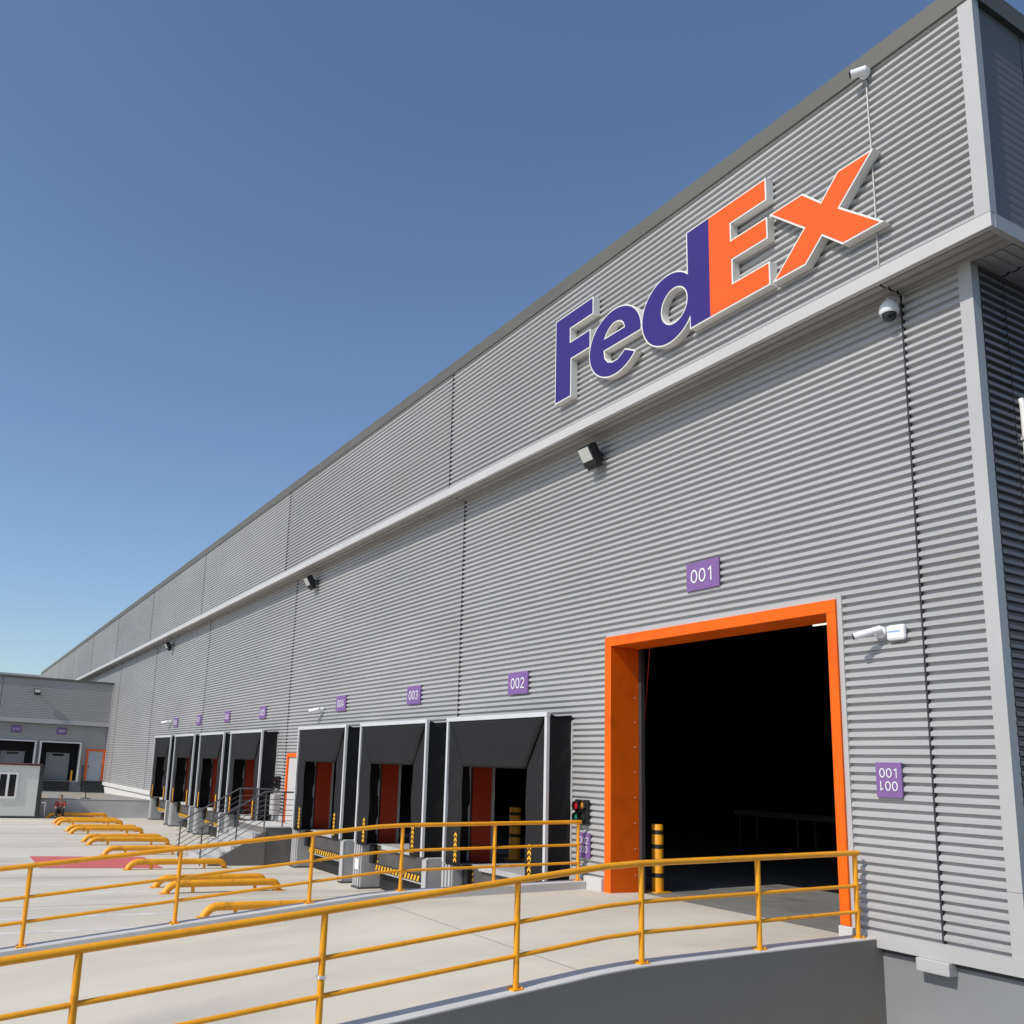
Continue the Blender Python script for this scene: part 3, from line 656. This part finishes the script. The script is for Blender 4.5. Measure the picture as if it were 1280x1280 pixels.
GX = [(-17.62, 'the nearest wheel guide, half hidden by the ramp kerb'), (-20.92, 'wheel guide on the far side of bay 003, nearer one of its pair'), (-21.95, 'wheel guide on the near side of bay 004, farther one of its pair'),
      (-25.45, 'single wheel guide at the near edge of the red floor marking'), (-29.3, 'single wheel guide just beyond the red floor marking, near the stair foot'), (-32.6, 'wheel guide beyond the stairs, nearer one of the pair before bay 006'), (-33.75, 'wheel guide beyond the stairs, farther one of the pair before bay 006'),
      (-37.2, 'wheel guide between bays 006 and 007, nearer one of the pair'), (-38.35, 'wheel guide between bays 006 and 007, farther one of the pair'), (-41.6, 'wheel guide before bay 008, nearer one of the pair'), (-42.75, 'wheel guide before bay 008, farther one of the pair'),
      (-46.15, 'farthest yellow wheel guide against the low platform wall')]
for i, (x, lab) in enumerate(GX):
    o = G0 if i == 0 else copy_tree(G0)
    o.location = (x, -5.15+(0.0 if i < 11 else 0.05), 0.0); o['label'] = lab if lab.startswith('farthest') or lab.startswith('the') else 'yellow tube '+lab
    o.rotation_euler.z = R(random.uniform(-0.8, 0.8))
    o.rotation_euler.x = R(random.uniform(-0.25, 0.1))

# ================================================================= STAIRS
ST = thing('dock_stairs', 'grey concrete stairs with dark steel railings between docks 004 and 005', 'stairs', (0, 0, 0))
X0s, X1s = -28.85, -26.05
MB().box(X0s, X1s, -1.25, 0.028, 0, 1.066).build('landing', 'retain', ST)
MB().box(X0s-0.0, X1s+0.02, -1.27, -0.07, 1.067, 1.085).build('landing_slab', 'kerb', ST)
for k in range(5):
    h = 1.066*(5-k)/6
    MB().box(X0s, X1s, -1.25-0.31*(k+1), -1.25-0.31*k-0.001, 0, h).build('step', 'pier', ST)
MB().prism([(-1.251, 0), (-2.9, 0), (-2.9, 0.06), (-1.251, 0.98)], 'x', X1s+0.001, X1s+0.06).build('side_wall', 'retain', ST)
for x in (X1s-0.08, X0s+0.1):
    zl = lambda y: 1.08 if y > -1.3 else 1.08-(1.08/1.86)*(-1.3-y)
    pts = [-0.12, -1.3, -3.2]
    MB().tube([(x, y, zl(y)+1.02) for y in pts], 0.025, 10).build('top_rail', 'rail_grey', ST, True)
    for k in range(5): MB().tube([(x, y, zl(y)+0.18+0.155*k) for y in pts], 0.011, 6).build('bar', 'rail_grey', ST, True)
    for y in (-0.2, -0.72, -1.28, -2.1, -3.1): MB().tube([(x, y, max(0, zl(y)-0.03)), (x, y, zl(y)+1.02)], 0.022, 8).build('post', 'rail_grey', ST, True)

# ================================================================= FAR PLATFORM AND WING
PL = MB().prism([(-46.8, 0.85), (-46.8, -0.2), (-75, -0.2), (-75, 0.50), (-64, 0.56)], 'y', -60, -0.021).build('platform', 'platform'); tag(PL, kind='structure')
MB().box(-46.80, -46.78, -60, -0.03, 0, 0.83).build('retaining_wall', 'kerb', PL)
MB().box(-47.0, -46.77, -60, -0.03, 0.852, 0.875).build('coping', 'kerb', PL)
for yy in (-0.9-1.0, -0.9-2.1, -0.9-4.0):
    zf = lambda x: 0.56+(0.85-0.56)*(x+64)/17.2
    tag(MB().add([(-60, yy-0.07, zf(-60)+0.006), (-60, yy+0.07, zf(-60)+0.006), (-49, yy+0.07, zf(-49)+0.006), (-49, yy-0.07, zf(-49)+0.006)], [(0, 1, 2, 3)]).build('line_marking', 'yline'), kind='structure')
WG = thing('warehouse_wing', 'lower grey wing of the warehouse with small docks at the far left', 'building', (0, 0, 0))
XF = -64.0
FD = [(-4.19, -1.73), (-6.95, -4.50), (-9.70, -7.25), (-12.4, -9.95)]
fo = [(a, b, 1.28, 3.72) for a, b in FD]+[(-1.30, -0.12, 1.30, 3.38)]
mb = MB()
for (a, b, z0, z1) in clip_rects(-45, -0.04, 1.2, 5.0, fo): sheet(mb, a, b, z0, z1, lambda u, v, dd: (XF+dd*0.3, u, v))
mb.build('cladding_panel', 'clad_far', WG)
for (a, b) in ((-45, -34.02), (-34, -23.02), (-23, -12.02), (-12, -6.9), (-6.87, -0.04)):
    mb = MB(); sheet(mb, a, b, 5.17, 7.74, lambda u, v, dd: (XF+0.25+dd*0.3, u, v)); mb.build('cladding_panel', 'clad_far', WG)
mb = MB()
for (a, b, z0, z1) in clip_rects(-45, -0.02, 0.3, 4.9, fo): mb.box(XF-1.0, XF-0.003, a, b, z0, z1)
mb.build('wall_core', 'plinth', WG)
MB().box(XF-20, XF+0.246, -45, -0.52, 4.9, 7.74).build('upper_core', 'core', WG)
MB().box(XF+0.0, XF+0.30, -45, -0.04, 4.90, 5.17).build('band_trim', 'trim', WG)
MB().box(XF-20, XF+0.33, -45, -0.02, 7.74, 7.88).build('roof_cap', 'cap', WG)
MB().box(XF+0.02, XF+0.34, -0.10, -0.042, 1.3, 7.73).build('corner_trim', 'trim', WG)
for i, (a, b) in enumerate(FD[:3]):
    c = (a+b)/2
    dk = MB(); dk.box(XF+0.0, XF+0.30, a-0.05, a+0.05, 1.25, 3.70).box(XF, XF+0.30, b-0.05, b+0.05, 1.25, 3.70).box(XF, XF+0.305, a-0.05, b+0.05, 3.70, 3.78)
    dk.build('dock_frame', 'alu', WG)
    MB().box(XF-0.9, XF-0.85, a, b, 1.28, 3.72).build('dock_curtain', 'fabric', WG)
    dr = MB().box(XF-0.84, XF-0.80, c-0.72, c+0.72, 1.30, 3.05).build('roller_door', 'rolldoor', WG)
    MB().box(XF-0.799, XF-0.79, c-0.35, c+0.35, 2.85, 3.0).build('window', 'glass', dr)
    for s_ in (-1, 1): MB().box(XF+0.0, XF+0.06, c+s_*0.86-0.05, c+s_*0.86+0.05, 1.25, 1.95).build('guide_mark', 'guide', WG)
    MB().box(XF-0.5, XF+0.12, c-0.8, c+0.8, 0.65, 1.24).build('dock_leveler', 'black', WG)
fr = MB(); fr.box(XF+0.0, XF+0.10, -1.30, -1.18, 1.3, 3.38).box(XF, XF+0.10, -0.24, -0.12, 1.3, 3.38).box(XF, XF+0.10, -1.18, -0.24, 3.26, 3.38)
fr.build('door_frame', 'orange', WG)
fd = MB().box(XF-0.05, XF+0.03, -1.18, -0.24, 1.3, 3.26).build('door', 'steeldoor', WG); MB().box(XF+0.03, XF+0.08, -1.12, -1.06, 2.2, 2.3).build('handle', 'dark', fd)
for k in range(4): MB().box(XF, XF+0.9-0.25*k, -1.35, -0.15, 0.5, 0.76+0.18*k).build('step', 'dark', WG)
hr = MB(); hr.tube([(XF+0.05, -1.42, 2.3), (XF+0.3, -1.42, 2.25), (XF+1.0, -1.42, 1.55)], 0.03, 6).tube([(XF+0.05, -1.42, 0.6), (XF+0.05, -1.42, 2.3)], 0.03, 6).tube([(XF+1.0, -1.42, 0.6), (XF+1.0, -1.42, 1.55)], 0.03, 6)
hr.build('handrail', 'dark', WG)
def far_sign(txt, y):
    t = box('number_sign', 'sign', None, XF+0.03, XF+0.06, y-0.3, y+0.3, 4.25, 4.68); tag(t, 'purple number sign on the far wing, '+('beside the grey door' if txt == '009' else 'farther from the grey door'), 'sign', 'purple number signs')
    text('lettering', txt, 'white', t, 0.18, Matrix.Translation((XF+0.064, y, 4.465)) @ EAST)
far_sign('009', -3.0); far_sign('010', -5.75)
t = thing('floodlight', 'small floodlight on the upper wall of the far wing', 'floodlight', (XF+0.28, -4.80, 6.9), 'floodlights under the overhang')
MB().tube([(0, 0, 0), (0.22, 0, 0.0)], 0.03, 8).build('arm', 'black', t); MB().box(0.14, 0.30, -0.19, 0.19, -0.2, 0.17).build('housing', 'black', t, bevel=0.02); MB().box(0.301, 0.31, -0.16, 0.16, -0.04, 0.15).build('lens', 'lens', t)
DW = thing('distant_warehouse', 'pale roofline of a farther building above the wing', 'building', (0, 0, 0))
for k in range(6):
    mb = MB(); sheet(mb, -0.55-11*(k+1)+0.03, -0.55-11*k, 9.0, 11.6, lambda u, v, dd: (XEND+0.3+dd, u, v)); mb.build('cladding_panel', 'trim', DW)
MB().box(XEND-20, XEND+0.29, -66, -0.55, 0, 11.6).build('wall', 'trim', DW)
MB().box(XEND-20, XEND+0.4, -66, -0.6, 11.6, 11.95).build('roof_cap', 'trim', DW)
# drain post on the platform edge
dg = thing('drain_cowl', 'small dark round cowl standing on the platform edge', 'vent', (-48.3, -3.25, 0.83))
MB().tube([(0, 0, 0), (0, 0, 0.04)], 0.24, 14).build('base', 'dark', dg); MB().tube([(0, 0, 0.04), (0, 0, 0.33)], 0.025, 8).build('stem', 'dark', dg)

# ================================================================= SITE CABIN
CB = thing('site_cabin', 'pale grey site cabin with white framed window and maroon roof edge', 'cabin', (0, 0, 0))
XCB = -45.9
MB().box(XCB-2.3, XCB, -11.5, -5.72, 0.10, 2.38).build('wall', 'cabin', CB)
MB().box(XCB-2.4, XCB+0.08, -11.6, -5.6, 2.38, 2.46).build('roof_edge', 'maroon', CB)
MB().box(XCB-2.3, XCB+0.012, -11.5, -5.70, 0.0, 0.10).build('base_rail', 'dark', CB)
MB().box(XCB-0.1, XCB+0.02, -5.72, -5.52, 0.0, 2.38).build('corner_post', 'dark', CB)
for yw in (-7.45, -9.6):
    wf = MB(); y0, y1, z0, z1 = yw-0.0, yw+0.86, 0.88, 2.05
    wf.box(XCB, XCB+0.05, y0, y0+0.09, z0, z1).box(XCB, XCB+0.05, y1-0.09, y1, z0, z1).box(XCB, XCB+0.05, y0+0.09, y1-0.09, z1-0.09, z1).box(XCB, XCB+0.05, y0+0.09, y1-0.09, z0, z0+0.09).box(XCB, XCB+0.05, (y0+y1)/2-0.05, (y0+y1)/2+0.05, z0+0.09, z1-0.09)
    wo = wf.build('window', 'white', CB)
    for (p, q) in ((y0+0.09, (y0+y1)/2-0.05), ((y0+y1)/2+0.05, y1-0.09)): MB().box(XCB+0.002, XCB+0.02, p, q, z0+0.09, z1-0.09).build('pane', 'glass', wo)
MB().tube([(XCB+0.02, -5.48, 0.7), (XCB+0.02, -5.32, 0.72), (XCB+0.02, -5.30, 0.1)], 0.025, 8).build('drain_pipe', 'trim', CB, True)

# ================================================================= PERSON (seated on the farthest guide, facing the camera)
def skin(name, joints, bones, m, parent=None, sub=2):
    me = bpy.data.meshes.new(name); me.from_pydata([j[:3] for j in joints], bones, [])
    o = bpy.data.objects.new(name, me); COL.objects.link(o); me.materials.append(M[m])
    sk = o.modifiers.new('skin', 'SKIN'); sk.use_smooth_shade = True
    for i, j in enumerate(joints):
        v = me.skin_vertices[0].data[i]; v.radius = (j[3], j[4] if len(j) > 4 else j[3]); v.use_root = (i == 0)
    ss = o.modifiers.new('sub', 'SUBSURF'); ss.levels = sub; ss.render_levels = sub
    if parent: o.parent = parent
    return o
J = [(0, 0, 0.36, 0.12), (0.03, 0, 0.52, 0.115), (0.07, 0, 0.70, 0.125), (0.10, 0, 0.80, 0.055), (0.12, 0, 0.875, 0.05),          # pelvis..neck
     (0.13, 0, 0.93, 0.072), (0.125, 0, 1.00, 0.088), (0.115, 0, 1.07, 0.07),                                                    # head
     (0.08, 0.17, 0.75, 0.055), (0.12, 0.22, 0.55, 0.043), (0.33, 0.16, 0.47, 0.034), (0.40, 0.14, 0.45, 0.03),
     (0.08, -0.17, 0.75, 0.055), (0.12, -0.22, 0.55, 0.043), (0.33, -0.16, 0.47, 0.034), (0.40, -0.14, 0.45, 0.03),
     (0.02, 0.10, 0.34, 0.09), (0.42, 0.14, 0.44, 0.062), (0.40, 0.14, 0.10, 0.042), (0.44, 0.14, 0.05, 0.04), (0.56, 0.15, 0.035, 0.03),
     (0.02, -0.10, 0.34, 0.09), (0.42, -0.14, 0.44, 0.062), (0.40, -0.14, 0.10, 0.042), (0.44, -0.14, 0.05, 0.04), (0.56, -0.15, 0.035, 0.03)]
B = [(0, 1), (1, 2), (2, 3), (3, 4), (4, 5), (5, 6), (6, 7), (2, 8), (8, 9), (9, 10), (10, 11), (2, 12), (12, 13), (13, 14), (14, 15),
     (0, 16), (16, 17), (17, 18), (18, 19), (19, 20), (0, 21), (21, 22), (22, 23), (23, 24), (24, 25)]
pe = skin('person', J, B, 'skin'); pe.location = (-46.12, -4.62, 0.0); pe.rotation_euler.z = R(-8)
tag(pe, 'person in red top and dark trousers sitting by the platform wall', 'person')
grow = lambda idx, g_: [(*J[i][:3], J[i][3]+g_) for i in idx]
skin('shirt', grow([1, 2, 8, 9, 12, 13], 0.016), [(0, 1), (1, 2), (2, 3), (1, 4), (4, 5)], 'shirt', pe)
skin('trousers', grow([0, 16, 17, 18, 21, 22, 23], 0.014), [(0, 1), (1, 2), (2, 3), (0, 4), (4, 5), (5, 6)], 'trousers', pe)
skin('hair', [(0.09, 0, 0.96, 0.07), (0.10, 0, 1.04, 0.09), (0.115, 0, 1.09, 0.07)], [(0, 1), (1, 2)], 'hair', pe)
for s_ in (1, -1):
    skin('shoe', [(0.41, s_*0.14, 0.05, 0.05), (0.50, s_*0.145, 0.045, 0.045), (0.58, s_*0.15, 0.035, 0.035)], [(0, 1), (1, 2)], 'hair', pe)

# ================================================================= HALL CONTENTS (glimpsed in the dark)
tag(MB().tube([(-11.80, 0.72, 5.2), (-11.86, 0.72, 4.7), (-11.95, 0.72, 3.9), (-12.08, 0.72, 3.05), (-12.10, 0.72, 2.85)], 0.009, 6).build('pull_cord', 'redcord', None, True), 'thin red cord hanging inside the left door jamb', 'cord')
for (x, y, z, lab) in ((-13.95, 8.0, 6.7, 'lit tube lamp high inside the doorway'), (-13.5, 22.0, 6.6, 'faint tube lamp deep inside the hall, right of the doorway'), (-22.0, 22.0, 7.1, 'faint tube lamp deep inside the hall, middle of the doorway')):
    t = thing('tube_lamp', lab, 'lamp', (x, y, z), 'tube lamps in the hall')
    MB().box(-0.22, 0.22, -0.06, 0.06, 0.03, 0.08).build('housing', 'machine', t); MB().tube([(-0.2, 0, 0), (0.2, 0, 0)], 0.03, 8).build('tube', 'tube', t)
def conveyor(x, y, ln, label):
    t = thing('conveyor', label, 'conveyor', (x, y, 1.066), 'conveyors in the hall')
    for s_ in (-0.4, 0.4): MB().box(-ln/2, ln/2, s_-0.03, s_+0.03, 0.85, 1.0).build('side_frame', 'machine', t)
    MB().box(-ln/2, ln/2, -0.36, 0.36, 0.94, 0.96).build('belt', 'black', t)
    for k in range(4):
        for s_ in (-0.38, 0.38): xx = -ln/2+0.2+k*(ln-0.4)/3; MB().box(xx-0.03, xx+0.03, s_-0.03, s_+0.03, 0, 0.85).build('leg', 'machine', t)
conveyor(-17.5, 13, 7, 'dim grey conveyor deep inside the drive-in doorway')
gt = thing('gantry', 'dim steel frame standing inside the hall behind the doorway', 'frame', (-14.5, 12, 1.066))
for x in (-1.2, 1.2): MB().box(x-0.05, x+0.05, -0.05, 0.05, 0, 3.4).build('post', 'machine', gt)
MB().box(-1.15, 1.15, -0.05, 0.05, 3.3, 3.4).build('beam', 'machine', gt)
